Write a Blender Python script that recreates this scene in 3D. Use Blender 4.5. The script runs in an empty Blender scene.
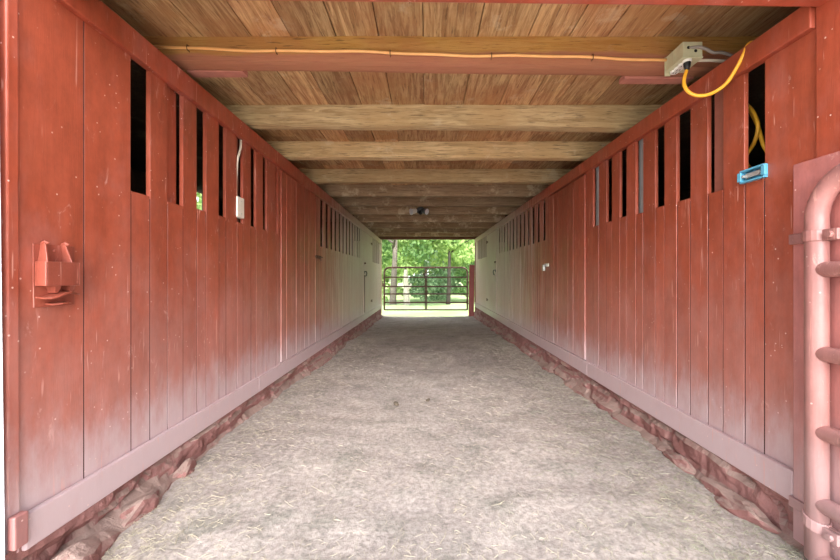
import bpy, bmesh, math, random
from mathutils import Vector, Matrix, noise

# ------------------------------------------------------------------ basics
# The passage is laid out in "layout units" (camera 1.3 units above the ground);
# U scales the whole scene, camera included, to metres (an 8 ft tube gate sets the size).
U = 0.78
random.seed(7)
C = bpy.context.scene.collection
SC = bpy.context.scene
R = random.uniform
ORG = {}
EYE = 1.3
AL, AR = 1.64, 1.80          # lateral distance of the two passage walls
END = 13.6                   # far end of the passage
CEIL = 2.89


def sm(a, b, t):
    t = max(0.0, min(1.0, (t - a) / (b - a)))
    return t * t * (3 - 2 * t)


def gz(d):                   # the dirt floor drops a little towards the far end
    return -0.12 * max(0.0, min(1.0, (d - 3.0) / 10.0))


def zr(z, d):                # shears the right wall upward along its length to follow image pixel lines
    return z + (d - 2.0) * (0.004 + 0.0075 * max(0.0, min(1.0, (z - 0.2) / 2.3)))


# ------------------------------------------------------------------ materials
def lin(r, g, b):
    def f(c):
        c /= 255.0
        return c / 12.92 if c <= 0.04045 else ((c + 0.055) / 1.055) ** 2.4
    return (f(r), f(g), f(b), 1.0)


class NT:
    def __init__(self, name):
        self.m = bpy.data.materials.new(name)
        self.m.use_nodes = True
        self.t = self.m.node_tree
        self.n, self.l = self.t.nodes, self.t.links
        self.b = self.n['Principled BSDF']
        co = self.n.new('ShaderNodeTexCoord')
        mp = self.n.new('ShaderNodeMapping')
        mp.inputs['Scale'].default_value = (1 / U, 1 / U, 1 / U)
        self.l.new(co.outputs['Object'], mp.inputs['Vector'])
        self.co = mp.outputs['Vector']

    def set(self, sock, v):
        if hasattr(v, 'is_linked') or isinstance(v, bpy.types.NodeSocket):
            self.l.new(v, sock)
        else:
            sock.default_value = v

    def map(self, sx, sy, sz, loc=(0, 0, 0)):
        mp = self.n.new('ShaderNodeMapping')
        mp.inputs['Scale'].default_value = (sx, sy, sz)
        mp.inputs['Location'].default_value = loc
        self.l.new(self.co, mp.inputs['Vector'])
        return mp.outputs['Vector']

    def noise(self, vec, scale, detail=4, rough=0.55, dist=0.0):
        x = self.n.new('ShaderNodeTexNoise')
        x.inputs['Scale'].default_value = scale
        x.inputs['Detail'].default_value = detail
        x.inputs['Roughness'].default_value = rough
        x.inputs['Distortion'].default_value = dist
        self.l.new(vec, x.inputs['Vector'])
        return x.outputs['Fac']

    def voro(self, vec, scale, feature='F1', rnd=1.0):
        x = self.n.new('ShaderNodeTexVoronoi')
        x.feature = feature
        x.inputs['Scale'].default_value = scale
        x.inputs['Randomness'].default_value = rnd
        self.l.new(vec, x.inputs['Vector'])
        return x.outputs['Distance'], (x.outputs['Color'] if 'Color' in x.outputs else None)

    def ramp(self, v, lo, hi, a=0.0, b=1.0):
        x = self.n.new('ShaderNodeMapRange')
        x.interpolation_type = 'SMOOTHSTEP'
        self.set(x.inputs['Value'], v)
        x.inputs['From Min'].default_value = lo
        x.inputs['From Max'].default_value = hi
        x.inputs['To Min'].default_value = a
        x.inputs['To Max'].default_value = b
        return x.outputs['Result']

    def math(self, op, a, b=0.0):
        x = self.n.new('ShaderNodeMath')
        x.operation = op
        self.set(x.inputs[0], a)
        self.set(x.inputs[1], b)
        return x.outputs[0]

    def mix(self, f, a, b, mode='MIX'):
        x = self.n.new('ShaderNodeMix')
        x.data_type = 'RGBA'
        x.blend_type = mode
        self.set(x.inputs[0], f)
        self.set(x.inputs[6], a)
        self.set(x.inputs[7], b)
        return x.outputs[2]

    def rand(self):
        return self.n.new('ShaderNodeNewGeometry').outputs['Random Per Island']

    def sep(self):
        x = self.n.new('ShaderNodeSeparateXYZ')
        self.l.new(self.co, x.inputs[0])
        return x.outputs

    def hsv(self, col, h=0.5, s=1.0, v=1.0):
        x = self.n.new('ShaderNodeHueSaturation')
        self.set(x.inputs['Hue'], h)
        self.set(x.inputs['Saturation'], s)
        self.set(x.inputs['Value'], v)
        self.set(x.inputs['Color'], col)
        return x.outputs[0]

    def bump(self, h, strength=0.3, dist=0.01):
        x = self.n.new('ShaderNodeBump')
        x.inputs['Strength'].default_value = strength
        x.inputs['Distance'].default_value = dist
        self.l.new(h, x.inputs['Height'])
        self.l.new(x.outputs[0], self.b.inputs['Normal'])

    def done(self, col, rough=0.6, metal=0.0, spec=0.5):
        self.set(self.b.inputs['Base Color'], col)
        self.set(self.b.inputs['Roughness'], rough)
        self.set(self.b.inputs['Metallic'], metal)
        self.b.inputs['Specular IOR Level'].default_value = spec
        return self.m


def plain(name, rgb, rough=0.6, metal=0.0, var=0.12, scale=14):
    t = NT(name)
    n = t.noise(t.co, scale, 5)
    c = t.hsv(lin(*rgb), v=t.ramp(n, 0.25, 0.75, 1 - var, 1 + var))
    t.bump(n, 0.1, 0.004)
    return t.done(c, rough, metal)


def barn_paint(name, rgb=(150, 70, 48), dust_sheen=1.0, far_glare=1.0, rough=0.42):
    t = NT(name)
    x, y, z = t.sep()
    big = t.noise(t.map(1.0, 1.0, 0.7), 1.6, 5, 0.6)
    streak = t.noise(t.map(9, 9, 0.55), 2.2, 4, 0.6)
    fine = t.noise(t.map(30, 30, 3), 4.0, 4, 0.6)
    v = t.math('MULTIPLY', t.ramp(big, 0.25, 0.75, 0.86, 1.13), t.ramp(t.rand(), 0, 1, 0.9, 1.1))
    v = t.math('MULTIPLY', v, t.ramp(streak, 0.3, 0.7, 0.92, 1.07))
    mot = t.noise(t.map(1, 1, 0.6, (5, 2, 8)), 14, 7, 0.7)
    v = t.math('MULTIPLY', v, t.ramp(mot, 0.3, 0.7, 0.86, 1.14))
    col = t.hsv(lin(*rgb), v=v)
    mt2 = t.noise(t.map(1, 1, 0.5, (1, 6, 3)), 5, 6, 0.65)
    col = t.mix(t.ramp(mt2, 0.48, 0.72, 0, 0.30), col, lin(172, 110, 101))
    mt3 = t.noise(t.map(1, 1, 0.8, (8, 8, 3)), 3.3, 6, 0.65)
    col = t.mix(t.ramp(mt3, 0.52, 0.74, 0, 0.35), col, lin(164, 82, 56))
    # lawn glare painted in: streaky paling that grows towards the far end
    glare = t.math('ADD', t.ramp(y, 2.9, 10.0, -0.28, 0.82), t.math('MULTIPLY', t.math('SUBTRACT', streak, 0.5), 1.25))
    glare = t.math('ADD', glare, t.math('MULTIPLY', t.math('SUBTRACT', big, 0.5), 0.6))
    glare = t.ramp(glare, 0.0, 0.8, 0.0, 0.86 * far_glare)
    col = t.mix(glare, col, lin(206, 188, 175))
    # pale dusty film growing downward, with the wall's light gradient painted in
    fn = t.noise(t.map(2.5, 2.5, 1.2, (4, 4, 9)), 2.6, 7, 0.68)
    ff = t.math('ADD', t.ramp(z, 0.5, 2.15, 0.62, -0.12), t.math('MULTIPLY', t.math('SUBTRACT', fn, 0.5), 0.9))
    col = t.mix(t.ramp(ff, 0.0, 0.9, 0.0, 0.46 * dust_sheen), col, lin(200, 150, 140))
    # dusty splash from the dirt floor, sky glare mixed into its colour
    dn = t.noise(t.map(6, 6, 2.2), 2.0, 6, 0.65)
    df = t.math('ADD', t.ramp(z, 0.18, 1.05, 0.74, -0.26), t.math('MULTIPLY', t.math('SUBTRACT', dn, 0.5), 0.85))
    df = t.ramp(df, 0.0, 0.75, 0.0, 0.86 * dust_sheen)
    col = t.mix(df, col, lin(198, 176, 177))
    # scuffs and scratches
    sc = t.noise(t.map(5, 5, 1.5, (3.1, 1.7, 0.4)), 3.2, 8, 0.72, 1.2)
    col = t.mix(t.ramp(sc, 0.61, 0.70, 0.0, 0.40), col, lin(222, 176, 164))
    ln = t.noise(t.map(60, 60, 2.2, (1.3, 0.2, 5.5)), 1.0, 2, 0.5, 0.6)
    lm = t.noise(t.map(2, 2, 2), 1.7, 2)
    col = t.mix(t.math('MULTIPLY', t.ramp(ln, 0.66, 0.70, 0, 0.6), t.ramp(lm, 0.48, 0.58)), col, lin(214, 160, 146))
    sp, _ = t.voro(t.co, 24)
    sp2 = t.noise(t.co, 5.0, 2)
    col = t.mix(t.math('MULTIPLY', t.ramp(sp, 0.07, 0.11, 0.8, 0.0), t.ramp(sp2, 0.5, 0.58)), col, lin(228, 196, 184))
    t.bump(t.math('ADD', t.math('MULTIPLY', fine, 0.5), streak), 0.22, 0.006)
    return t.done(col, t.ramp(big, 0.3, 0.7, rough - 0.05, rough + 0.12))


def wood(name, cols, axis='Y', red=0.0, value=1.0, pale=0.25, lower=None):
    t = NT(name)
    s = {'Y': (14, 1.1, 14), 'X': (1.1, 14, 14), 'Z': (14, 14, 1.1)}[axis]
    rnd = t.rand()
    off = t.n.new('ShaderNodeVectorMath')
    off.operation = 'ADD'
    cb = t.n.new('ShaderNodeCombineXYZ')
    for i in range(3):
        t.l.new(t.math('MULTIPLY', rnd, 37.0 + 11 * i), cb.inputs[i])
    t.l.new(t.map(*s), off.inputs[0])
    t.l.new(cb.outputs[0], off.inputs[1])
    g = t.noise(off.outputs[0], 1.9, 8, 0.7, 1.1)
    g2 = t.noise(off.outputs[0], 5.5, 4, 0.6)
    big = t.noise(t.co, 1.9, 5, 0.6)
    c = t.mix(t.ramp(g, 0.36, 0.64), lin(*cols[0]), lin(*cols[1]))
    c = t.mix(t.ramp(big, 0.42, 0.66, 0, 0.7), c, lin(*cols[2]))
    c = t.mix(t.ramp(g2, 0.56, 0.70, 0.0, 0.6), c, lin(62, 42, 30))
    if pale:
        pb = t.noise(t.map(1, 1, 1, (7, 3, 1)), 3.1, 6, 0.7)
        c = t.mix(t.ramp(pb, 0.52 if pale > .5 else 0.57, 0.62 if pale > .5 else 0.66, 0, pale), c, lin(205, 190, 158))
    if red:
        rb = t.noise(t.map(0.8, 0.8, 2, (2, 9, 4)), 2.4, 5, 0.6)
        x, y, z = t.sep()
        c = t.mix(t.math('MULTIPLY', t.ramp(rb, 0.38, 0.6), red), c, lin(150, 72, 56))
    if lower:
        x, y, z = t.sep()
        zz = t.math('ADD', z, t.math('MULTIPLY', t.math('SUBTRACT', big, 0.5), 0.10))
        c = t.mix(t.ramp(zz, lower - .012, lower + .012, 0.7, 0.0), c, lin(176, 112, 96))
    oi = t.n.new('ShaderNodeObjectInfo')
    value = t.ramp(oi.outputs['Random'], 0, 1, 0.76, 1.2) if axis == 'X' else value
    c = t.hsv(c, v=t.math('MULTIPLY', t.ramp(rnd, 0, 1, 0.74, 1.22), value))
    t.bump(t.math('ADD', g, t.math('MULTIPLY', g2, 0.5)), 0.5, 0.008)
    return t.done(c, 0.78, spec=0.3)


def dirt_mat():
    t = NT('packed_dirt')
    a = t.noise(t.co, 0.9, 6, 0.6)
    b = t.noise(t.map(1, 1, 1, (4, 2, 0)), 4.2, 8, 0.68)
    f = t.noise(t.co, 30, 7, 0.75)
    h = t.noise(t.map(1, 1, 1, (9, 1, 0)), 2.1, 7, 0.7)
    c = t.mix(t.ramp(a, 0.35, 0.65), lin(181, 168, 158), lin(167, 155, 147))
    c = t.mix(t.ramp(b, 0.46, 0.64, 0, 0.6), c, lin(144, 137, 126))
    c = t.mix(t.ramp(h, 0.54, 0.66, 0, 0.5), c, lin(134, 131, 119))
    c = t.hsv(c, v=t.ramp(f, 0.3, 0.7, 0.66, 1.3))
    p, _ = t.voro(t.co, 42)
    c = t.mix(t.math('MULTIPLY', t.ramp(p, 0.10, 0.18, 0.6, 0.0), t.ramp(b, 0.5, 0.6)), c, lin(120, 104, 90))
    t.bump(t.math('ADD', f, t.math('MULTIPLY', b, 1.5)), 0.6, 0.012)
    return t.done(c, 0.95, spec=0.15)


def stone_mat():
    t = NT('painted_rubble_stone')
    a = t.noise(t.co, 3.2, 7, 0.65)
    b = t.noise(t.co, 16, 6, 0.7)
    c = t.mix(t.ramp(a, 0.35, 0.62), lin(132, 90, 84), lin(154, 110, 104))
    c = t.mix(t.ramp(b, 0.52, 0.7, 0, 0.6), c, lin(120, 78, 70))
    g = t.n.new('ShaderNodeNewGeometry')
    s = t.n.new('ShaderNodeSeparateXYZ')
    t.l.new(g.outputs['Normal'], s.inputs[0])
    dn = t.math('ADD', s.outputs[2], t.math('MULTIPLY', t.math('SUBTRACT', a, 0.5), 1.2))
    c = t.mix(t.ramp(dn, 0.35, 0.85, 0, 0.75), c, lin(164, 142, 130))
    t.bump(t.math('ADD', b, a), 0.7, 0.02)
    return t.done(c, 0.92, spec=0.2)


def lawn_mat():
    t = NT('mown_lawn')
    a = t.noise(t.co, 0.5, 5, 0.6)
    f = t.noise(t.co, 22, 5, 0.7)
    c = t.mix(t.ramp(a, 0.35, 0.65), lin(172, 186, 138), lin(156, 176, 118))
    c = t.hsv(c, v=t.ramp(f, 0.3, 0.7, 0.8, 1.15))
    t.bump(f, 0.6, 0.03)
    return t.done(c, 0.95, spec=0.1)


def leaf_mat(name, a, b):
    t = NT(name)
    c = t.mix(t.rand(), lin(*a), lin(*b))
    t.done(c, 0.6, spec=0.3)
    tr = t.n.new('ShaderNodeBsdfTranslucent')
    t.l.new(c, tr.inputs[0])
    ms = t.n.new('ShaderNodeMixShader')
    ms.inputs[0].default_value = 0.45
    t.l.new(t.b.outputs[0], ms.inputs[1])
    t.l.new(tr.outputs[0], ms.inputs[2])
    t.l.new(ms.outputs[0], t.n['Material Output'].inputs[0])
    return t.m


M = {
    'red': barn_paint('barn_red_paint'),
    'trimred': barn_paint('barn_red_trim_paint', (152, 68, 46), dust_sheen=0.9, far_glare=0.9),
    'base': barn_paint('dusty_sky_tinted_trim_paint', (180, 138, 138), dust_sheen=1.0, far_glare=0.7, rough=0.40),  # dusty kick boards, lavender of the reflected sky put into the base colour
    'gatepaint': barn_paint('faded_gate_paint', (156, 106, 100), dust_sheen=0.4, far_glare=0.0, rough=0.40),
    'boardpaint': barn_paint('faded_gate_board_paint', (172, 106, 100), dust_sheen=0.6, far_glare=0.0),
    'iron_red': barn_paint('red_painted_iron', (142, 70, 54), dust_sheen=0.0, far_glare=0.0, rough=0.38),
    'plank': wood('ceiling_plank_wood', [(146, 112, 74), (204, 172, 124), (172, 126, 80)], 'Y', red=0.22, pale=0.4),
    'beam': wood('rough_beam_wood', [(164, 138, 98), (208, 184, 140), (186, 156, 110)], 'X', pale=0.45),
    'beam2': wood('grey_beam_wood', [(140, 116, 90), (180, 156, 124), (152, 126, 94)], 'X', pale=0.75),
    'beam1': wood('ochre_beam_wood', [(184, 136, 66), (202, 158, 88), (186, 132, 78)], 'X', red=0.15, pale=0.12, lower=2.785),
    'dark': wood('old_stall_wood', [(70, 54, 42), (92, 74, 58), (60, 46, 36)], 'Z', pale=0.1),
    'greywood': wood('weathered_grey_wood', [(140, 140, 140), (176, 178, 180), (150, 150, 146)], 'Z', pale=0.3),
    'screen': wood('faded_mauve_shutter', [(150, 128, 124), (172, 150, 144), (158, 140, 134)], 'Z', pale=0.1),
    'headbrown': plain('dull_brown_header_paint', (112, 72, 54), 0.6, 0, 0.15),
    'seam': plain('dark_dirt_seam', (74, 38, 34), 0.9, 0, 0.15),
    'cleat': plain('faded_red_wood', (178, 116, 100), 0.7, 0, 0.15, 9),
    'endblock': barn_paint('end_block_red_paint', (140, 66, 54), dust_sheen=0.25, far_glare=0.0),
    'dirt': dirt_mat(),
    'bounce_ground': plain('pale_bounce_yard', (212, 206, 196), 0.9, 0, 0.12, 20),  # unseen front ground made pale to bounce light up to the ceiling
    'stone': stone_mat(),
    'lawn': lawn_mat(),
    'white': plain('white_trim_paint', (226, 232, 236), 0.5, 0, 0.05),
    'cream': plain('cream_trim_paint', (214, 200, 160), 0.5, 0, 0.08),
    'brownpaint': plain('dull_red_brown_paint', (140, 84, 70), 0.5, 0, 0.12),
    'romex': plain('orange_cable_sheath', (230, 176, 110), 0.4, 0, 0.06),
    'yellow': plain('yellow_cord_sheath', (238, 176, 52), 0.35, 0, 0.05),
    'black': plain('black_rubber', (26, 26, 28), 0.45, 0, 0.1),
    'steel': plain('dull_steel', (186, 186, 182), 0.4, 0.5, 0.12),
    'staple': plain('dark_steel_staple', (120, 88, 62), 0.5, 0.6, 0.1),
    'boxgrey': plain('beige_grey_enamel', (186, 184, 150), 0.45, 0, 0.08),
    'outlet': plain('white_outlet_plastic', (232, 230, 222), 0.35, 0, 0.03),
    'hole': plain('dark_opening', (18, 16, 14), 0.9, 0, 0.05),
    'blue': plain('blue_box_plastic', (88, 160, 188), 0.35, 0, 0.06),
    'greycable': plain('grey_cable_sheath', (136, 128, 120), 0.5, 0, 0.1),
    'whitecable': plain('white_cable_sheath', (206, 196, 178), 0.45, 0, 0.06),
    'plate': plain('white_switch_plate', (226, 216, 200), 0.4, 0, 0.05),
    'gatebrown': plain('brown_red_gate_paint', (102, 66, 56), 0.42, 0.1, 0.14),
    'postred': plain('dark_red_post_paint', (150, 62, 54), 0.5, 0, 0.14, 6),
    'rust': plain('rusty_iron', (96, 64, 50), 0.7, 0.4, 0.2),
    'lampgrey': plain('grey_lamp_metal', (110, 114, 116), 0.4, 0.5, 0.1),
    'lampwhite': plain('white_lamp_housing', (232, 228, 218), 0.35, 0, 0.03),
    'glass': plain('clear_lamp_lens', (224, 230, 232), 0.12, 0, 0.03),
    'straw': plain('dry_straw', (184, 172, 148), 0.8, 0, 0.2, 60),
    'hay': plain('grey_green_hay', (152, 148, 126), 0.85, 0, 0.2, 60),
    'bark': wood('grey_tree_bark', [(98, 88, 80), (124, 114, 104), (86, 78, 70)], 'Z', pale=0.2),
    'darkbark': wood('dark_tree_bark', [(60, 54, 48), (78, 70, 62), (52, 46, 42)], 'Z', pale=0.05),
    'palebark': wood('pale_tree_bark', [(170, 160, 146), (190, 180, 166), (156, 146, 132)], 'Z', pale=0.3),
    'leafA': leaf_mat('fresh_green_leaves', (126, 160, 90), (196, 214, 140)),
    'leafB': leaf_mat('mid_green_leaves', (102, 140, 86), (164, 192, 126)),
    'leafC': leaf_mat('blue_green_leaves', (102, 136, 98), (166, 190, 146)),
    'debris': plain('dark_dry_dung', (96, 84, 70), 0.9, 0, 0.2, 30),
    'roofing': plain('grey_metal_roofing', (120, 122, 124), 0.5, 0.3, 0.08),
}


# ------------------------------------------------------------------ mesh helpers (layout units)
class MB:
    def __init__(self):
        self.b = bmesh.new()

    def box(self, x0, x1, y0, y1, z0, z1, f=None):
        co = [(x, y, z) for x in (x0, x1) for y in (y0, y1) for z in (z0, z1)]
        v = [self.b.verts.new(f(*c) if f else c) for c in co]
        for q in ((0, 1, 3, 2), (4, 6, 7, 5), (0, 4, 5, 1), (2, 3, 7, 6), (0, 2, 6, 4), (1, 5, 7, 3)):
            self.b.faces.new([v[i] for i in q])
        return self

    def quadbox(self, lo, hi):
        """a box from 4 corners of one face (lo) and the 4 opposite (hi)"""
        a = [self.b.verts.new(p) for p in lo]
        c = [self.b.verts.new(p) for p in hi]
        self.b.faces.new(a[::-1])
        self.b.faces.new(c)
        for i in range(4):
            j = (i + 1) % 4
            self.b.faces.new([a[i], a[j], c[j], c[i]])
        return self

    def tube(self, path, r, n=10, closed=False, cap=True):
        P = [Vector(p) for p in path]
        rr = r if isinstance(r, (list, tuple)) else [r] * len(P)
        rings = []
        up = None
        for i, p in enumerate(P):
            if closed:
                t = P[(i + 1) % len(P)] - P[i - 1]
            else:
                t = P[min(i + 1, len(P) - 1)] - P[max(i - 1, 0)]
            t.normalize()
            if up is None:
                up = Vector((0, 0, 1)) if abs(t.z) < 0.9 else Vector((1, 0, 0))
            s = t.cross(up).normalized()
            up = s.cross(t).normalized()
            rings.append([self.b.verts.new(p + (s * math.cos(a) + up * math.sin(a)) * rr[i])
                          for a in [2 * math.pi * k / n for k in range(n)]])
        m = len(rings)
        for i in range(m if closed else m - 1):
            A, B = rings[i], rings[(i + 1) % m]
            for k in range(n):
                self.b.faces.new([A[k], A[(k + 1) % n], B[(k + 1) % n], B[k]])
        if cap and not closed:
            self.b.faces.new(rings[0][::-1])
            self.b.faces.new(rings[-1])
        return self

    def ico(self, c, s, sub=2, amp=0.15, freq=1.6, rot=0.0, seed=0.0):
        r = bmesh.ops.create_icosphere(self.b, subdivisions=sub, radius=1.0)
        mr = Matrix.Rotation(rot, 3, 'Z')
        for v in r['verts']:
            k = 1 + amp * noise.noise(v.co * freq + Vector((seed, seed * 1.7, 3.1)))
            q = Vector((v.co.x * s[0], v.co.y * s[1], v.co.z * s[2])) * k
            v.co = mr @ q + Vector(c)
        return self

    def build(self, name, mat, parent=None, origin=None, bevel=0.0, smooth=False, sub=0):
        o0 = ORG[parent.name] if parent else Vector(origin or (0, 0, 0))
        bmesh.ops.recalc_face_normals(self.b, faces=self.b.faces)
        for v in self.b.verts:
            v.co = (v.co - o0) * U
        me = bpy.data.meshes.new(name)
        self.b.to_mesh(me)
        self.b.free()
        me.materials.append(mat)
        if smooth:
            for p in me.polygons:
                p.use_smooth = True
        o = bpy.data.objects.new(name, me)
        C.objects.link(o)
        ORG[o.name] = o0
        if parent:
            o.parent = parent
        else:
            o.location = o0 * U
        if bevel:
            b = o.modifiers.new('bevel', 'BEVEL')
            b.width = bevel * U
            b.segments = 2
            b.limit_method = 'ANGLE'
            b.harden_normals = False
        return o


def empty(name, loc, label=None, cat=None, group=None):
    o = bpy.data.objects.new(name, None)
    o.empty_display_size = 0.1
    C.objects.link(o)
    o.location = Vector(loc) * U
    ORG[o.name] = Vector(loc)
    return tag(o, label, cat, group)


def tag(o, label=None, cat=None, group=None, kind=None):
    if label: o['label'] = label
    if cat: o['category'] = cat
    if group: o['group'] = group
    if kind: o['kind'] = kind
    return o


def struct(o, label=None):
    return tag(o, label, kind='structure')


def smoothpath(pts, n=8):
    P = [Vector(p) for p in pts]
    out = []
    for i in range(len(P) - 1):
        p0, p1, p2, p3 = P[max(i - 1, 0)], P[i], P[i + 1], P[min(i + 2, len(P) - 1)]
        for k in range(n):
            t = k / n
            out.append(0.5 * ((2 * p1) + (p2 - p0) * t + (2 * p0 - 5 * p1 + 4 * p2 - p3) * t * t
                              + (3 * p1 - p0 - 3 * p2 + p3) * t ** 3))
    out.append(P[-1])
    return out


# ------------------------------------------------------------------ ground
def floor_mesh():
    m = MB()
    xs = [-1.9 + 3.95 * i / 70 for i in range(71)]
    ys = []
    y = -0.4
    while y < 13.9:
        ys.append(y)
        y += 0.045 if y < 4 else (0.09 if y < 8 else 0.18)
    g = []
    for y in ys:
        row = []
        for x in xs:
            z = gz(y)
            z += 0.020 * noise.noise((x * 1.3, y * 1.1, 0.3)) + 0.012 * noise.noise((x * 4, y * 4, 2)) + 0.006 * noise.noise((x * 13, y * 13, 5))
            e = max(sm(-1.25, -1.62, x) if x < 0 else 0, sm(1.4, 1.78, x) if x > 0 else 0)
            z += 0.035 * e
            row.append(m.b.verts.new((x, y, z)))
        g.append(row)
    for j in range(len(ys) - 1):
        for i in range(70):
            m.b.faces.new([g[j][i], g[j][i + 1], g[j + 1][i + 1], g[j + 1][i]])
    return m


struct(floor_mesh().build('floor', M['dirt'], smooth=True))


def patch(name, mat, x0, x1, y0, y1, zf, nx, ny):
    m = MB()
    g = [[m.b.verts.new((x0 + (x1 - x0) * i / nx, y0 + (y1 - y0) * j / ny,
                         zf(x0 + (x1 - x0) * i / nx, y0 + (y1 - y0) * j / ny))) for i in range(nx + 1)] for j in range(ny + 1)]
    for j in range(ny):
        for i in range(nx):
            m.b.faces.new([g[j][i], g[j][i + 1], g[j + 1][i + 1], g[j + 1][i]])
    return struct(m.build(name, mat, smooth=True))


patch('ground_front', M['bounce_ground'], -40, 40, -60, 1.44, lambda x, y: -0.055 + 0.02 * noise.noise((x, y, 0)), 40, 40)
patch('lawn', M['lawn'], -60, 60, 13.5, 95, lambda x, y: -0.165 + 0.03 * noise.noise((x * .5, y * .5, 1)) + 0.02 * sm(14, 22, y) * (y - 18) * 0.5, 60, 60)
patch('ground_side', M['dirt'], -40, -3.62, 1.4, 13.5, lambda x, y: -0.09, 12, 6)
patch('ground_side', M['dirt'], 3.82, 40, 1.4, 13.5, lambda x, y: -0.09, 12, 6)
struct(MB().box(-3.6, -1.75, 1.5, 13.5, -0.15, 0.1).build('stall_floor', M['dark']))
struct(MB().box(1.95, 3.8, 1.5, 13.5, -0.15, 0.1).build('stall_floor', M['dark']))

# ------------------------------------------------------------------ passage walls
TH = 0.026
GAP = 0.0035


def side(s):
    """s=-1 left, +1 right: returns f(u,d,z) -> xyz, u = distance out of the wall plane into the passage"""
    if s < 0:
        return lambda u, d, z: (-AL + u, d, z)
    return lambda u, d, z: (AR - u, d, zr(z, d))


def boards(m, f, spec, zb, zt, zslot, GAP=0.0028, jit=0.0022):
    for d0, d1, kind in spec:
        j = R(-jit, jit)
        if kind == 'full':
            z0, z1 = zb, zt
        elif kind == 'slot':
            z0, z1 = zb, zslot + R(-0.006, 0.006)
        th = TH if d0 < 5.6 or d0 > 9.6 else 0.009
        m.box(-th + j, j, d0 + GAP, d1 - GAP, z0, z1, f)


def seams(f, spec, zb, zt, zslot, wallobj, sd):
    m = MB()
    es = sorted(spec)
    for (a0, a1, ka), (b0, b1, kb) in zip(es, es[1:]):
        if abs(a1 - b0) > 1e-4: continue
        top = zt if ka == kb == 'full' else zslot - 0.012
        m.box(-0.0085, sd, a1 - 0.0035, a1 + 0.0035, zb + .005, top - .01, f)
    m.build('dirt_seams', M['seam'], wallobj)


def split(d0, d1, w):
    n = max(1, round((d1 - d0) / w))
    e = [d0 + (d1 - d0) * i / n + (R(-0.02, 0.02) if 0 < i < n else 0) for i in range(n + 1)]
    return [(e[i], e[i + 1], 'full') for i in range(n)]


dl = lambda px: 611.7 / (426 - px)
LB = [18, 84, 131, 150, 167.5, 183, 197, 206, 219, 226, 237, 243, 251, 256, 263, 267, 275.5, 278]
LK = ['full', 'full', 'slot', 'full', 'slot', 'full', 'slot', 'full', 'slot', 'full', 'slot', 'full', 'slot', 'full', 'slot', 'full', 'slot']
specL = [(dl(LB[i]), dl(LB[i + 1]), LK[i]) for i in range(len(LK))]
specL.append((4.133, 4.20, 'full'))
specL.append((5.68, 5.80, 'full'))
d = 5.80
for k in range(12):
    specL.append((d, d + 0.13, 'slot'))
    specL.append((d + 0.13, d + 0.307, 'full'))
    d += 0.307
specL.append((d, 9.79, 'full'))
specL += split(11.2, 11.4, 0.2)
specL += [(a, b, 'slot') for a, b, _ in split(11.4, 13.2, 0.2)]
specL.append((13.2, 13.5, 'full'))
fl, fr = side(-1), side(1)
m = MB()
boards(m, fl, specL, 0.20, 2.66, 1.79, 0.0026, 0.0012)
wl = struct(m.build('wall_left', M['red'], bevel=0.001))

specR = [(1.717, 1.986, 'full'), (1.986, 2.107, 'slot'), (2.107, 2.262, 'full'), (2.262, 2.382, 'slot'), (2.382, 2.543, 'full'),
         (2.543, 2.675, 'slot'), (2.675, 2.817, 'full'), (2.817, 2.927, 'slot'), (2.927, 3.094, 'full'), (3.094, 3.197, 'slot'),
         (3.197, 3.35, 'full'), (3.35, 3.461, 'slot'), (3.461, 3.613, 'full'), (3.613, 3.722, 'slot'), (3.722, 3.89, 'full'),
         (3.89, 4.02, 'slot'), (4.02, 4.2, 'full')]
specR.append((5.43, 5.64, 'full'))
d = 5.64
for k in range(13):
    specR.append((d, d + 0.10, 'slot'))
    specR.append((d + 0.10, d + 0.287, 'full'))
    d += 0.287
specR.append((d, 9.46, 'full'))
specR.append((10.95, 11.05, 'full'))
specR += [(a, b, 'slot') for a, b, _ in split(11.05, 13.04, 0.2)]
specR.append((13.04, 13.5, 'full'))
seams(fl, specL, 0.20, 2.66, 1.79, wl, -0.0008)
m = MB()
boards(m, fr, specR, 0.22, 2.56, 1.84)
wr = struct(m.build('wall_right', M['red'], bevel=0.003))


seams(fr, specR, 0.22, 2.56, 1.84, wr, -0.0022)


def backing(name, mat, f, d0, d1, z0, z1, wallobj, u=-0.05):
    m = MB().box(u - 0.02, u, d0, d1, z0, z1, f)
    return m.build(name, mat, wallobj)


# boards nailed behind some of the slots
backing('backing_board', M['brownpaint'], fl, 3.22, 3.36, 1.70, 2.6, wl)
backing('backing_board', M['red'], fl, 4.03, 4.16, 1.70, 2.6, wl, -0.03)
backing('backing_board', M['red'], fl, 2.40, 2.515, 1.70, 2.6, wl, -0.045)
backing('backing_board', M['greywood'], fr, 3.90, 4.06, 1.70, 2.6, wr, -0.05)
backing('backing_board', M['greywood'], fr, 3.10, 3.24, 1.70, 2.6, wr, -0.05)
backing('backing_board', M['brownpaint'], fr, 2.275, 2.362, 1.70, 2.6, wr, -0.028)
backing('backing_board', M['greywood'], fr, 2.20, 2.28, 1.70, 2.6, wr, -0.05)

# rails along the top of the slots
m = MB()
for a, b in ((1.50, 4.9), (4.905, 9.2), (9.205, 13.55)):
    m.box(-0.02, 0.032, a, b, 2.53, 2.675, fl)
struct(m.build('trim_1', M['trimred'], bevel=0.006))
m = MB()
for a, b in ((1.717, 4.2), (4.205, 9.0), (9.005, 13.55)):
    m.box(-0.02, 0.032, a, b, 2.455, 2.585, fr)
struct(m.build('trim_2', M['trimred'], bevel=0.006))

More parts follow.
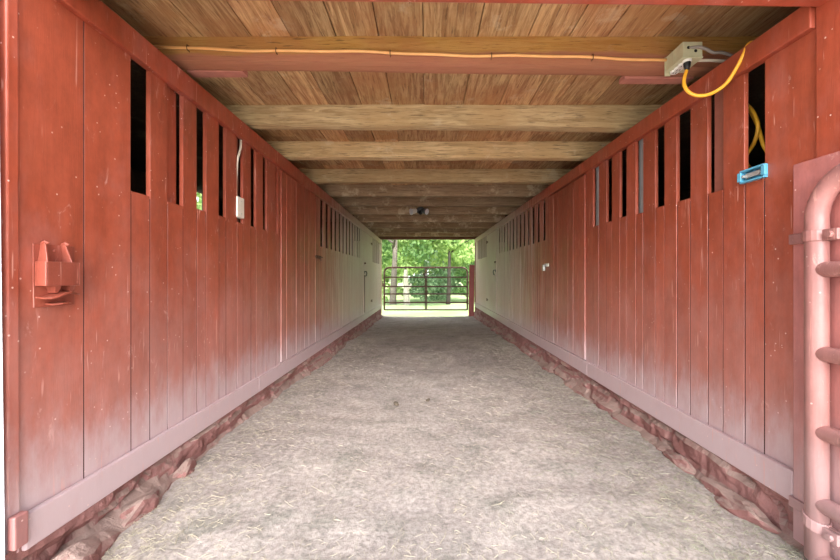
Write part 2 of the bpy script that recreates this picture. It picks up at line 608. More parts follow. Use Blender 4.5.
# kick boards along the bottom
m = MB()
bt = [(1.50, 3.6), (3.603, 7.2), (7.203, 10.4), (10.403, 13.56)]
for a, b in bt:
    m.box(0.001, 0.030, a, b, 0.20 + R(-.003, .003), 0.345 + R(-.004, .004), fl)
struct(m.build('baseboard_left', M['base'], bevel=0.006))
struct(MB().box(0.0135, 0.046, 1.446, 1.499, 0.238, 0.368, fl).build('trim_13', M['endblock'], bevel=0.006))
m = MB()
for a, b in ((1.803, 4.1), (4.103, 8.0), (8.003, 13.56)):
    m.box(0.001, 0.030, a, b, 0.215 + R(-.003, .003), 0.365 + R(-.004, .004), fr)
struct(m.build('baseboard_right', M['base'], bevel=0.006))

# corner posts, front header and white corner trim
m = MB()
m.quadbox([(-1.74, 1.452, .2), (-1.627, 1.452, .2), (-1.627, 1.497, .2), (-1.74, 1.497, .2)],
          [(-1.755, 1.452, 2.9), (-1.634, 1.452, 2.9), (-1.634, 1.497, 2.9), (-1.755, 1.497, 2.9)])
struct(m.build('trim_3', M['trimred'], bevel=0.006))
m = MB()
m.quadbox([(-1.84, 1.425, -.05), (-1.606, 1.425, -.05), (-1.630, 1.449, -.05), (-1.84, 1.449, -.05)],
          [(-1.88, 1.425, 2.9), (-1.644, 1.425, 2.9), (-1.668, 1.449, 2.9), (-1.88, 1.449, 2.9)])
struct(m.build('trim_4', M['white']))
struct(MB().box(AR - 0.012, AR + 0.10, 1.452, 1.714, 0.0, 2.9).build('trim_5', M['trimred'], bevel=0.006))
m = MB()
m.quadbox([(-1.75, 1.50, 2.572), (-1.75, 1.70, 2.572), (-1.75, 1.70, 2.86), (-1.75, 1.50, 2.86)],
          [(1.95, 1.50, 2.530), (1.95, 1.70, 2.530), (1.95, 1.70, 2.86), (1.95, 1.50, 2.86)])
struct(m.build('trim_6', M['trimred'], bevel=0.008))
# far end posts
struct(MB().box(-1.72, -1.605, 13.5, 13.6, -0.15, 2.72).build('trim_7', M['cream'], bevel=0.006))
struct(MB().box(1.775, 1.90, 13.5, 13.6, -0.15, 2.8).build('trim_8', M['brownpaint'], bevel=0.006))
struct(MB().box(-3.6, 3.8, 13.44, 13.56, 2.69, 2.88).build('trim_9', M['headbrown'], bevel=0.006))


# doors in the passage walls
def door(name, f, d0, d1, zb, zt, w):
    m = MB()
    for a, b, _ in split(d0 + 0.012, d1 - 0.012, w):
        m.box(-TH + 0.006, 0.008 + R(-.002, .002), a + 0.002, b - 0.002, zb, zt, f)
    return struct(m.build(name, M['red'], bevel=0.004))


def ring_handle(door_o, f, d, z, mat):
    m = MB()
    m.box(0.008, 0.018, d - 0.03, d + 0.03, z - 0.035, z + 0.035, f)
    m.tube([f(0.015, d, z + 0.02), f(0.06, d, z + 0.02), f(0.07, d, z - 0.02), f(0.06, d, z - 0.09), f(0.015, d, z - 0.10)], 0.012, 8)
    m.build('handle', mat, door_o)


def knob(name, door_o, f, d, z, mat, r=0.022):
    m = MB()
    m.tube([f(0.0, d, z), f(0.012, d, z), f(0.035, d, z), f(0.045, d, z)], [r * 1.2, r * 1.2, r, r * 0.6], 12)
    m.build(name, mat, door_o)


def strap_hinge(door_o, f, d, z, sgn, mat):
    m = MB()
    m.box(0.008, 0.016, min(d, d + sgn * 0.16), max(d, d + sgn * 0.16), z - 0.018, z + 0.018, f)
    m.tube([f(0.016, d, z - 0.04), f(0.016, d, z + 0.04)], 0.014, 8)
    m.build('hinge', mat, door_o)


d1_ = door('door_1', fl, 9.79, 11.2, 0.345, 2.52, 0.24)
ring_handle(d1_, fl, 9.90, 1.45, M['black'])
knob('knob', d1_, fl, 9.90, 1.69, M['rust'])
strap_hinge(d1_, fl, 11.18, 2.32, -1, M['rust'])
strap_hinge(d1_, fl, 11.18, 0.62, -1, M['rust'])
MB().box(0.008, 0.016, 9.86, 9.93, 0.38, 1.38, fl).build('dark_strip', M['rust'], d1_)  # dark vertical strip added for the line running down from the handle
d2_ = door('door_2', fr, 9.46, 10.95, 0.365, 2.44, 0.24)
ring_handle(d2_, fr, 9.60, 1.42, M['black'])
knob('knob', d2_, fr, 9.60, 1.64, M['rust'])
strap_hinge(d2_, fr, 10.93, 2.25, -1, M['rust'])
strap_hinge(d2_, fr, 10.93, 0.62, -1, M['rust'])
d3_ = door('door_3', fr, 4.2, 5.43, 0.365, 2.44, 0.17)
d4_ = door('door_4', fl, 4.2, 5.68, 0.345, 2.52, 0.17)

# shuttered windows near the far end
for name, f, a, b, z0, z1 in (('window_1', fl, 11.4, 13.2, 1.78, 2.56), ('window_2', fr, 11.05, 13.04, 1.83, 2.48)):
    m = MB()
    n = 9
    for i in range(n):
        e0 = a + (b - a) * i / n
        m.box(-0.03, -0.012, e0 + 0.003, a + (b - a) * (i + 1) / n - 0.003, z0, z1, f)
    struct(m.build(name, M['screen']))

# hasps
h = empty('hasp', fr(0.0, 5.55, 1.46), 'small silver hasp with padlock beside the plain door on the right wall', 'hasp')
m = MB(); m.box(0.001, 0.010, 5.45, 5.66, 1.44, 1.485, fr); m.build('plate', M['lampwhite'], h, bevel=0.003)
m = MB(); m.tube([fr(0.008, 5.60, 1.462), fr(0.05, 5.60, 1.462), fr(0.05, 5.56, 1.462), fr(0.008, 5.56, 1.462)], 0.010, 8); m.build('staple', M['steel'], h)
m = MB(); m.box(0.025, 0.055, 5.55, 5.62, 1.38, 1.45, fr); m.build('padlock', M['steel'], h, bevel=0.006)
h = empty('door_latch', fl(0, 5.66, 1.62), 'rusty brown sliding latch on the plain door of the left wall', 'latch')
m = MB(); m.box(0.009, 0.018, 5.50, 5.78, 1.595, 1.64, fl); m.build('plate', M['rust'], h, bevel=0.003)
m = MB(); m.tube([fl(0.026, 5.45, 1.617), fl(0.026, 5.80, 1.617)], 0.011, 8); m.tube([fl(0.026, 5.56, 1.617), fl(0.07, 5.56, 1.60), fl(0.075, 5.56, 1.55)], 0.009, 8); m.build('bolt', M['rust'], h)

# ------------------------------------------------------------------ rubble foundations
def foundation(s):
    m = MB()
    ys = []
    y = 1.42
    while y < END - 0.02:
        ys.append(y)
        y += 0.014 if y < 4 else (0.03 if y < 7 else 0.07)
    n = 16
    g = []
    for y in ys:
        row = []
        top = 0.235 if s < 0 else zr(0.255, y)
        base = -0.10 + gz(y)
        led = 0.42 + 0.22 * noise.noise((y * 0.9, s * 3.3, 0))
        for i in range(n):
            t = i / (n - 1)
            z = base + (top - base) * t
            zz = z + 0.05 * noise.noise((y * 2.1, z * 2, s * 5.0))
            u = 0.012 + 0.055 * sm(0.12, -0.06, t - led) + 0.05 * sm(0.55, 0.0, t)
            vd, vp = noise.voronoi((y * 1.2 + 0.3 * noise.noise((y * 3, z * 6, 1)), zz * 6.0, s * 4.0))
            u += 0.036 * (sm(0.0, 0.18, vd[1] - vd[0]) - 0.6)
            u += 0.035 * noise.noise((vp[0].x * 3.1, vp[0].y * 3.3, 7.7))
            u += 0.022 * noise.noise((y * 7, z * 9, s)) + 0.010 * noise.noise((y * 22, z * 22, s))
            near = sm(2.9, 1.5, y)
            u += near * 0.05 * sm(0.75, 0.1, t)
            u = min(u, 0.028) if t > 0.86 else u
            x = (-AL + u) if s < 0 else (AR - u)
            row.append(m.b.verts.new((x, y + 0.01 * noise.noise((y * 9, z * 9, 4)), z)))
        g.append(row)
    for j in range(len(ys) - 1):
        for i in range(n - 1):
            m.b.faces.new([g[j][i], g[j][i + 1], g[j + 1][i + 1], g[j + 1][i]])
    # body behind the face
    x0, x1 = (-AL - 0.2, -AL - 0.045) if s < 0 else (AR + 0.045, AR + 0.2)
    m.box(x0, x1, 1.46, END - 0.05, -0.25, 0.2)
    return m


struct(foundation(-1).build('foundation_left', M['stone']))
struct(foundation(1).build('foundation_right', M['stone']))


def stone(loc, s, rot, label, seed):
    m = MB().ico((loc[0], loc[1], loc[2]), s, 3, 0.5, 1.3, rot, seed)
    for v in m.b.verts:
        v.co.z += 0.012 * noise.noise(v.co * 9)
    o = m.build('stone', M['stone'], origin=(loc[0], loc[1], loc[2] - s[2]))
    tag(o, label, 'stone', 'loose foundation stones')


stone((-1.545, 1.60, 0.035), (0.085, 0.20, 0.075), 0.05, 'broad flat mauve slab below the near end of the left kick board', 1.0)
stone((-1.565, 2.02, 0.03), (0.06, 0.13, 0.07), -0.1, 'reddish stone jutting out just past the flat slab on the left', 4.0)
stone((-1.575, 2.45, 0.02), (0.05, 0.12, 0.06), 0.1, 'small rounded stone on the left footing, second past the flat slab', 6.0)
stone((1.715, 2.05, 0.035), (0.055, 0.20, 0.06), 0.05, 'long reddish stone at the foot of the right footing nearest the gate', 9.0)
stone((1.735, 2.55, 0.03), (0.05, 0.17, 0.055), -0.05, 'long dusty stone at the foot of the right footing, second from the gate', 12.0)

# ------------------------------------------------------------------ ceiling
m = MB()
x = -3.6
while x < 3.8:
    w = R(0.24, 0.36)
    cuts = sorted([1.46, 13.56, R(4.0, 5.6), R(8.3, 9.6)])
    for i in range(3):
        m.box(x + 0.0032, min(x + w, 3.8) - 0.0032, cuts[i] + 0.002, cuts[i + 1] - 0.002, CEIL + R(0, 0.008), CEIL + 0.04)
    x += w
m.box(-3.6, 3.8, 1.46, 13.56, CEIL + 0.05, CEIL + 0.09)
struct(m.build('ceiling', M['plank']))


def beam(i, back, yl, yr, h, th, mat, wob, label):
    """back = depth of the rear lower edge; yl, yr = bottom height at the left / right wall"""
    m = MB()
    n = 90
    rings = []
    prof = []
    k = 6
    for a in range(k): prof.append((0, a / k))
    for a in range(4): prof.append((a / 4, 1))
    for a in range(k): prof.append((1, 1 - a / k))
    for a in range(4): prof.append((1 - a / 4, 0))
    for j in range(n + 1):
        x = -3.55 + 7.3 * j / n
        t = (x + AL) / (AL + AR)
        zb = yl + (yr - yl) * t
        ring = []
        for (py, pz) in prof:
            yy = back - th + th * py
            zz = zb + (CEIL + 0.005 - zb) * pz
            q = Vector((x * 1.4, yy * 3 + i * 5.3, zz * 5))
            dy = wob * noise.noise(q) + wob * 0.4 * noise.noise(q * 4)
            dz = wob * (noise.noise(q + Vector((9, 1, 2))) + 0.4 * noise.noise(q * 4 + Vector((3, 3, 3)))) * (1 - pz)
            if py in (0, 1) and pz in (0,):       # eased arrises
                zz += 0.005
            ring.append(m.b.verts.new((x, yy + dy, zz + dz)))
        rings.append(ring)
    p = len(prof)
    for j in range(n):
        for a in range(p):
            m.b.faces.new([rings[j][a], rings[j][(a + 1) % p], rings[j + 1][(a + 1) % p], rings[j + 1][a]])
    m.b.faces.new(rings[0][::-1]); m.b.faces.new(rings[-1])
    return struct(m.build('ceiling_beam', mat), label)


ords = ['nearest', 'second', 'third', 'fourth', 'fifth', 'sixth', 'seventh', 'eighth', 'ninth', 'tenth', 'last']
def zb(y, d): return EYE + (278 - y) * d / 373.0
bd = [(2.58, 70.7, 77.5, 'beam1', .004), (3.55, 130, 132.5, 'beam', .010), (4.47, 160.5, 161.5, 'beam', .007), (5.57, 184, 184.5, 'beam', .007),
      (6.48, 197.5, 197.5, 'beam2', .006), (7.36, 206.8, 207, 'beam2', .006), (8.31, 215, 215, 'beam2', .005), (9.45, 222.5, 222.6, 'beam2', .005),
      (10.5, 228.4, 228.5, 'beam2', .005), (11.6, 233, 233, 'beam2', .005), (12.6, 236.5, 236.5, 'beam2', .005)]
for i, (d, a, b, mt, wob) in enumerate(bd):
    beam(i, d, zb(a, d), zb(b, d), 0.19, 0.12, M[mt], wob, ords[i] + ' rough timber beam under the plank ceiling, counted from the near end')

# short red cleats under the ends of the first beam
struct(MB().box(-1.66, -1.27, 2.585, 2.665, 2.731, 2.77).build('trim_10', M['cleat'], bevel=0.004))
struct(MB().box(1.377, 1.86, 2.585, 2.665, 2.684, 2.72).build('trim_11', M['cleat'], bevel=0.004))

# ------------------------------------------------------------------ barn shell around the passage
def shell(name, boxes, mat):
    m = MB()
    for b in boxes: m.box(*b)
    return struct(m.build(name, mat))


shell('wall_outer_left', [(-3.62, -3.58, 1.46, 5.80, -.2, 2.88), (-3.62, -3.58, 6.02, 13.5, -.2, 2.88), (-3.62, -3.58, 5.80, 6.02, -.2, 2.38), (-3.62, -3.58, 5.80, 6.02, 2.84, 2.88)], M['dark'])
shell('wall_outer_right', [(3.78, 3.82, 1.46, 13.5, -.2, 2.88)], M['dark'])
shell('wall_front', [(-3.62, -1.76, 1.458, 1.485, -.2, 2.9), (1.905, 3.82, 1.458, 1.485, -.2, 2.9), (-3.62, 3.82, 1.452, 1.50, 2.86, 3.4)], M['red'])
shell('wall_back', [(-3.62, -1.70, 13.52, 13.57, -.2, 2.9), (1.86, 3.82, 13.52, 13.57, -.2, 2.9), (-3.62, 3.82, 13.52, 13.57, 2.86, 3.4)], M['red'])
for y in (8.9,):  # partitions added to block the view of the back wall through the slots
    shell('wall_sight_block', [(-3.58, -1.72, y, y + 0.04, 0.1, 2.86)], M['dark'])
    shell('wall_sight_block', [(1.90, 3.78, y, y + 0.04, 0.1, 2.86)], M['dark'])
m = MB()
for s in (-1, 1):
    e = -4.0 if s < 0 else 4.2
    m.quadbox([(e, 1.30, 3.05), (e, 13.75, 3.05), (0.1, 13.75, 5.6), (0.1, 1.30, 5.6)],
              [(e, 1.30, 3.12), (e, 13.75, 3.12), (0.1, 13.75, 5.68), (0.1, 1.30, 5.68)])
struct(m.build('roof', M['roofing']))
m = MB()
for y in (1.452, 13.52):
    v = [m.b.verts.new(p) for p in ((-3.62, y, 3.3), (3.82, y, 3.3), (0.1, y, 5.58))]
    w = [m.b.verts.new(p) for p in ((-3.62, y + .045, 3.3), (3.82, y + .045, 3.3), (0.1, y + .045, 5.58))]
    m.b.faces.new(v); m.b.faces.new(w[::-1])
    for i in range(3):
        m.b.faces.new([v[i], v[(i + 1) % 3], w[(i + 1) % 3], w[i]])
struct(m.build('wall_gable', M['red']))

# added slabs over the stalls, blocking light so the slots stay dark
struct(MB().box(-3.58, -1.70, 1.50, 13.5, 2.64, 2.67).build('stall_light_slab', M['dark']))
struct(MB().box(2.03, 3.78, 1.50, 13.5, 2.59, 2.62).build('stall_light_slab', M['dark']))

# ------------------------------------------------------------------ electrics
# orange cable stapled along the nearest beam
pts = []
bf = 2.448
for i in range(41):
    px = 163 + (668 - 163) * i / 40
    py = 48 + (60 - 48) * ((px - 163) / 505) + 0.8 * math.sin(px * 0.031) + 0.4 * math.sin(px * 0.083)
    pts.append(((px - 426) * bf / 373, bf - 0.004, EYE + (278 - py) * bf / 373))
pts = [(-1.85, bf + 0.02, pts[0][2] + 0.02)] + pts
e = empty('electrical_cable', (0, bf, 2.77), 'orange electrical cable stapled along the nearest ceiling beam', 'cable')
MB().tube(pts, 0.0095, 8).build('cable', M['romex'], e, smooth=True)
for px in (194, 281, 384, 494, 590):
    i = min(range(1, 42), key=lambda k: abs(pts[k][0] - (px - 426) * bf / 373))
    x, y, z = pts[i]
    m = MB(); m.tube([(x, y + 0.02, z + 0.017), (x, y - 0.010, z + 0.015), (x, y - 0.013, z), (x, y - 0.010, z - 0.015), (x, y + 0.02, z - 0.017)], 0.003, 6)
    m.build('staple', M['staple'], e)

# beige junction box with outlets
jx0, jx1, jy0, jy1, jz0, jz1 = 1.574, 1.694, 2.285, 2.452, 2.645, 2.748
e = empty('junction_box', (1.65, 2.37, jz0), 'beige metal junction box with white outlets on the nearest beam', 'junction box')
m = MB()
t = 0.006
m.box(jx0, jx1, jy0, jy0 + t, jz0 + .012, jz1); m.box(jx0, jx1, jy1 - t, jy1, jz0 + .012, jz1)
m.box(jx0, jx0 + t, jy0 + t, jy1 - t, jz0 + .012, jz1); m.box(jx1 - t, jx1, jy0 + t, jy1 - t, jz0 + .012, jz1)
m.box(jx0 + t, jx1 - t, jy0 + t, jy1 - t, jz1 - t, jz1)
m.box(jx0 - .004, jx0, 2.365, 2.371, jz0 + .014, jz1 - .004)
m.box(jx0 - .006, jx0 + .03, jy1 - .004, jy1 + .002, jz0 - 0.02, jz1)
body = m.build('body', M['boxgrey'], e, bevel=0.003)
m = MB(); m.box(jx0 - .004, jx1 + .004, jy0 - .004, jy1 + .004, jz0 + .004, jz0 + .0125); m.build('cover', M['boxgrey'], e, bevel=0.003)
for (x, z) in ((1.608, 2.712), (1.652, 2.692)):
    MB().tube([(x, jy0 - 0.0015, z), (x, jy0 + 0.003, z)], 0.0095, 12).build('knockout', M['hole'], e)
for y in (2.312, 2.352, 2.392, 2.428):
    m = MB(); m.tube([(1.618, y, jz0 + .004), (1.618, y, jz0 - .011)], 0.026, 16); o = m.build('outlet', M['outlet'], e, bevel=0.003)
    if y != 2.312:
        m = MB()
        for dx in (-.008, .008): m.box(1.618 + dx - .0018, 1.618 + dx + .0018, y - .006, y + .006, jz0 - .0125, jz0 - .0105)
        m.build('slot', M['hole'], o)

# yellow extension cord plugged into it
def pr(px, py, d): return ((px - 426) * d / 373, d, EYE + (278 - py) * d / 373)
def ph(px, py, X):
    d = 373 * X / (px - 426)
    return (X, d, EYE + (278 - py) * d / 373)
cp = [(1.618, 2.312, 2.595), pr(684, 80, 2.31), pr(685, 87, 2.30), pr(690, 93, 2.29), pr(699, 95.7, 2.27), pr(711, 93.6, 2.23),
      pr(725.7, 84, 2.17), pr(737, 67, 2.11), pr(743.6, 54, 2.08), (1.785, 2.066, 2.592), (1.815, 2.075, 2.606), (1.86, 2.15, 2.60), (1.91, 2.30, 2.555), (1.95, 2.40, 2.43), ph(737, 92, 1.96),
      ph(746, 104, 1.93), ph(753, 112, 1.92), ph(758, 126, 1.92), ph(754, 143, 1.93), ph(746, 156, 1.94), ph(742, 170, 1.96), ph(750, 178, 2.0), ph(764, 168, 2.0), ph(768, 155, 1.97), ph(763, 144, 1.95),
      ph(757, 124, 1.95), ph(749, 110, 1.96), ph(744, 118, 1.98), ph(742, 140, 2.0), ph(746, 162, 2.0), ph(752, 172, 2.0), ph(757, 200, 2.0), ph(757, 250, 2.0)]
e = empty('extension_cord', (1.65, 2.31, 2.59), 'yellow extension cord looping from the junction box over the right rail', 'cord')
MB().tube(smoothpath(cp, 8), 0.0105, 8).build('cord', M['yellow'], e, smooth=True)
m = MB(); m.tube([(1.618, 2.312, 2.640), (1.618, 2.312, 2.628), (1.618, 2.312, 2.607), (1.618, 2.312, 2.585)], [0.019, 0.021, 0.017, 0.011], 12)
m.build('plug', M['black'], e, smooth=True)

# two cables leaving the box over the right rail
tag(MB().tube(smoothpath([(1.612, 2.292, 2.712), pr(698, 47, 2.278), pr(706, 49, 2.275), pr(713, 52.5, 2.28), pr(722, 52.5, 2.29), pr(734, 57, 2.30), (1.93, 2.32, 2.64)]), 0.009, 8).build('electrical_cable', M['greycable'], origin=(1.63, 2.28, 2.712), smooth=True),
    'thick grey cable leaving the front of the junction box', 'cable')
tag(MB().tube(smoothpath([(1.705, 2.34, 2.665), (1.76, 2.345, 2.668), (1.82, 2.35, 2.67), (1.92, 2.36, 2.67)]), 0.009, 8).build('electrical_cable', M['whitecable'], origin=(1.70, 2.34, 2.665), smooth=True),
    'thin whitish cable leaving the right end of the junction box', 'cable')

# blue outlet box across the first slot of the right wall
e = empty('outlet_box', (1.79, 2.045, 1.83), 'bright blue plastic outlet box at the foot of the nearest right wall slot', 'outlet box')
X0, X1 = AR - 0.022, AR + 0.05
m = MB()
a, b, z0, z1 = 1.965, 2.118, 1.832, 1.905
m.box(X0, X1, a, b, z0, z0 + .010); m.box(X0, X1, a, b, z1 - .010, z1)
m.box(X0, X1, a, a + .010, z0 + .01, z1 - .01); m.box(X0, X1, b - .010, b, z0 + .01, z1 - .01)
m.box(X1 - .008, X1, a + .01, b - .01, z0 + .01, z1 - .01)
m.build('body', M['blue'], e, bevel=0.003)
for c in (a - .010, b - .014):
    MB().box(X0 - .004, X0 + .004, c, c + .024, z0 + .012, z1 - .012).build('mounting_ear', M['blue'], e, bevel=0.002)
m = MB(); m.box(X0 + .008, X0 + .02, a + .03, b - .03, 1.856, 1.882); m.build('clamp', M['steel'], e, bevel=0.003)
for c in (a + .025, b - .025):
    m = MB(); m.tube([(X0 - .003, c, 1.868), (X0 + .012, c, 1.868)], 0.008, 10); m.build('screw', M['steel'], e)

# white switch plate and cable in a slot of the left wall
e = empty('switch_plate', (-AL - .02, 3.28, 1.83), 'white switch plate low in a boarded slot of the left wall', 'switch plate')
MB().box(-AL - .03, -AL + .012, 3.225, 3.345, 1.83, 2.01).build('plate', M['plate'], e, bevel=0.006)
for z in (1.865, 1.975):
    MB().tube([(-AL + .010, 3.285, z), (-AL + .0145, 3.285, z)], .006, 8).build('screw', M['steel'], e)
tag(MB().tube(smoothpath([(-AL - .02, 3.26, 2.0), (-AL - .015, 3.25, 2.15), (-AL + .0, 3.245, 2.32), (-AL + .005, 3.29, 2.45), (-AL - .02, 3.34, 2.56)]), 0.010, 8).build('electrical_cable', M['whitecable'], origin=(-AL - .02, 3.26, 2.0), smooth=True),
    'pale cable curving up from the white switch plate on the left wall', 'cable')

# twin flood light under a beam
fd = 8.19
fx, fz = (420.5 - 426) * fd / 373, zb(210.5, fd)
e = empty('flood_light', (fx, fd, fz), 'twin headed flood light on a beam face halfway down the passage', 'flood light')
m = MB(); m.tube([(fx, fd + .012, fz), (fx, fd - .03, fz), (fx, fd - .05, fz)], [.085, .085, .06], 16); m.build('base', M['lampgrey'], e)
for sx, mt in ((-1, 'lampwhite'), (1, 'lampgrey')):
    a = Vector((fx + sx * .03, fd - .04, fz))
    b = Vector((fx + (-.13 if sx < 0 else .07), fd - .10, fz - .03))
    MB().tube([a, b], 0.014, 8).build('arm', M['lampgrey'], e)
    q = Vector((sx * .75, -.55, -.25)).normalized()
    hd = MB().tube([b - q * .06, b - q * .035, b + q * .06, b + q * .09], [.028, .050, .058, .075], 14).build('lamp_head', M[mt], e, smooth=True)
    MB().tube([b + q * .088, b + q * .098], [.068, .06], 14).build('lens', M['glass'], hd)
m = MB(); m.tube([(fx, fd - .045, fz - .02), (fx, fd - .08, fz - .07), (fx, fd - .10, fz - .085)], [.03, .042, .03], 12); m.build('motion_sensor', M['black'], e, smooth=True)

# ------------------------------------------------------------------ red iron bracket on the left wall
e = empty('wall_bracket', (-AL, 1.63, 1.18), 'red painted iron bracket box with prongs on the near left wall', 'bracket')
W = -AL
m = MB(); m.box(W, W + .006, 1.552, 1.735, 1.175, 1.445); m.build('back_plate', M['iron_red'], e, bevel=0.002)
m = MB()
a, b, z0, z1, o = 1.556, 1.712, 1.266, 1.370, .055
m.box(W + .006, W + o, a, a + .006, z0, z1); m.box(W + .006, W + o, b - .006, b, z0, z1); m.box(W + o - .006, W + o, a + .006, b - .006, z0, z1)
m.build('box_front', M['iron_red'], e, bevel=0.003)
for c, lean in ((1.566, .014), (1.676, -.008)):
    m = MB()
    m.quadbox([(W + .006, c, 1.36), (W + .052, c, 1.36), (W + .026, c + lean, 1.450), (W + .006, c + lean, 1.450)],
              [(W + .006, c + .008, 1.36), (W + .052, c + .008, 1.36), (W + .026, c + lean + .008, 1.450), (W + .006, c + lean + .008, 1.450)])
    m.tube([(W + .010, c + lean + .004, 1.448), (W + .022, c + lean + .004, 1.456), (W + .03, c + lean + .012, 1.448)], .007, 8)
    m.build('prong', M['iron_red'], e, bevel=0.002)
MB().tube([(W + .005, 1.642, 1.418), (W + .012, 1.642, 1.418)], [.009, .006], 10).build('bolt_head', M['iron_red'], e)


def sheet(path, wid, th, u0, u1):
    """a bent strip running along the wall: path = (d, z) points, from u0 to u1 out of the wall"""
    m = MB()
    A = []
    for k, (d, z) in enumerate(path):
        k_ = k / (len(path) - 1)
        uu = u1 * (0.45 + 0.55 * math.sin(math.pi * (0.15 + 0.75 * k_)))
        A.append([m.b.verts.new((W + u0, d, z)), m.b.verts.new((W + uu, d, z - .004)), m.b.verts.new((W + uu, d, z - .004 - th)), m.b.verts.new((W + u0, d, z - th))])
    for k in range(len(A) - 1):
        for q in range(4):
            m.b.faces.new([A[k][q], A[k][(q + 1) % 4], A[k + 1][(q + 1) % 4], A[k + 1][q]])
    m.b.faces.new(A[0][::-1]); m.b.faces.new(A[-1])
    return m


sheet([(1.560, 1.222), (1.585, 1.222), (1.61, 1.229), (1.64, 1.240), (1.67, 1.243), (1.70, 1.238), (1.725, 1.232)], 0, .007, .006, .062).build('lower_flange', M['iron_red'], e)
sheet([(1.60, 1.192), (1.63, 1.196), (1.66, 1.197), (1.69, 1.194)], 0, .006, .006, .055).build('lower_lip', M['iron_red'], e)
for c0, c1 in ((1.60, 1.632), (1.665, 1.70)):
    m = MB()
    m.quadbox([(W + .006, c0, 1.272), (W + .05, c0, 1.272), (W + .05, c1, 1.272), (W + .006, c1, 1.272)][::-1],
              [(W + .006, (c0 + c1) / 2 - .006, 1.236), (W + .04, (c0 + c1) / 2 - .006, 1.236), (W + .04, (c0 + c1) / 2 + .006, 1.236), (W + .006, (c0 + c1) / 2 + .006, 1.236)][::-1])
    m.build('gusset', M['iron_red'], e)

# ------------------------------------------------------------------ near gate, swung open along the right wall
struct(MB().box(AR - .030, AR - .002, 1.40, 1.80, 0.0, 1.845).build('trim_12', M['boardpaint'], bevel=0.004))
gx, gs, gr = AR - .030 - .046, 1.646, .0405
gtop = 1.757
e = empty('tube_gate', (gx, gs, 0.02), 'faded pink tube gate swung open beside the right wall, cut by the frame', 'gate')
zl = .06
glen = 3.1
path, rad = [], []
br = 0.20
def arc(cy, cz, a0, a1, n=26):
    out = []
    for k in range(n + 1):
        a = a0 + (a1 - a0) * k / n
        out.append((gx, cy + br * math.cos(a), cz + br * math.sin(a)))
    return out
A1 = arc(gs - br, gtop - br, 0, math.pi / 2)
A2 = arc(gs - glen + br, gtop - br, math.pi / 2, math.pi)
path = [(gx, gs, zl), (gx, gs, 0.8)] + A1 + A2 + [(gx, gs - glen, 0.8), (gx, gs - glen, zl)]
rad = [gr, gr] + [gr * (1 - .035 * (k % 2) * (1 if 3 < k < 23 else 0)) for k in range(len(A1))] + [gr] * (len(A2) + 2)
MB().tube(path, rad, 20).build('frame', M['gatepaint'], e, smooth=True)
for z in (1.337, .971, .63, .315, .07):
    MB().tube([(gx, gs - .012, z), (gx, gs - .03, z), (gx, gs - glen + .02, z)], [.028, .034, .034], 16).build('rail', M['gatepaint'], e, smooth=True)
for dd in (1.0, 2.05):
    MB().tube([(gx, gs - dd, .07), (gx, gs - dd, gtop)], .026, 12).build('upright', M['gatepaint'], e, smooth=True)


def collar(z, slope):
    m = MB()
    pts = []
    for k in range(17):
        a = math.pi * 2 * k / 16
        pts.append((gx + (gr + .006) * math.cos(a), gs + (gr + .006) * math.sin(a)))
    hb = .024
    ring = []
    for (x, y) in pts[:-1]:
        s = slope * (gs - y)
        ox, oy = x - gx, y - gs
        ring.append([m.b.verts.new((x, y, z + hb + s)), m.b.verts.new((x, y, z - hb + s)),
                     m.b.verts.new((gx + ox * .86, gs + oy * .86, z - hb + s)), m.b.verts.new((gx + ox * .86, gs + oy * .86, z + hb + s))])
    for i in range(16):
        A, B = ring[i], ring[(i + 1) % 16]
        for q in range(4):
            m.b.faces.new([A[q], A[(q + 1) % 4], B[(q + 1) % 4], B[q]])
    m.box(gx - .008, gx + .046, gs + gr + .001, gs + gr + .0075, z - hb, z + hb)
    m.box(gx + .030, gx + .0465, gs + gr, 1.80 + .006, z - hb, z + hb)
    m.box(gx - .02, gx - .006, gs - gr - .06, gs - gr + .006, z - hb + slope * .07, z + hb + slope * .07)
    m.box(gx + .006, gx + .02, gs - gr - .06, gs - gr + .006, z - hb + slope * .07, z + hb + slope * .07)
    o = m.build('hinge_collar', M['gatepaint'], e, bevel=0.003)
    m = MB()
    yb = gs - gr - .035
    zz = z + slope * .07
    m.tube([(gx - .034, yb, zz), (gx - .020, yb, zz)], .014, 6)
    m.tube([(gx - .020, yb, zz), (gx + .03, yb, zz)], .007, 8)
    m.tube([(gx + .020, yb, zz), (gx + .032, yb, zz)], .014, 6)
    m.build('bolt', M['gatepaint'], o)


collar(1.485, 0.0)
collar(.225, -0.25)

# ------------------------------------------------------------------ far gate and its post
gy = 13.78
def px_(p, d=gy): return (p - 426) * d / 373
g0, g1 = px_(384.3), px_(467.3)
e = empty('tube_gate', ((g0 + g1) / 2, gy, -.13), 'brown six rail tube gate closed across the far end', 'gate')
rz = [EYE + (278 - y) * gy / 373 for y in (267.6, 277.2, 286.5, 293.9, 302.5, 309.8)]
br2 = .19
path = [(g0, gy, rz[5]), (g0, gy, .8)]
for k in range(13):
    a = math.pi - math.pi / 2 * k / 12
    path.append((g0 + br2 + br2 * math.cos(a), gy, rz[0] - br2 + br2 * math.sin(a)))
for k in range(13):
    a = math.pi / 2 - math.pi / 2 * k / 12
    path.append((g1 - br2 + br2 * math.cos(a), gy, rz[0] - br2 + br2 * math.sin(a)))
path += [(g1, gy, .8), (g1, gy, rz[5])]
MB().tube(path, .032, 12).build('frame', M['gatebrown'], e, smooth=True)
for z in rz[1:]:
    MB().tube([(g0, gy, z), (g1, gy, z)], .027, 10).build('rail', M['gatebrown'], e, smooth=True)
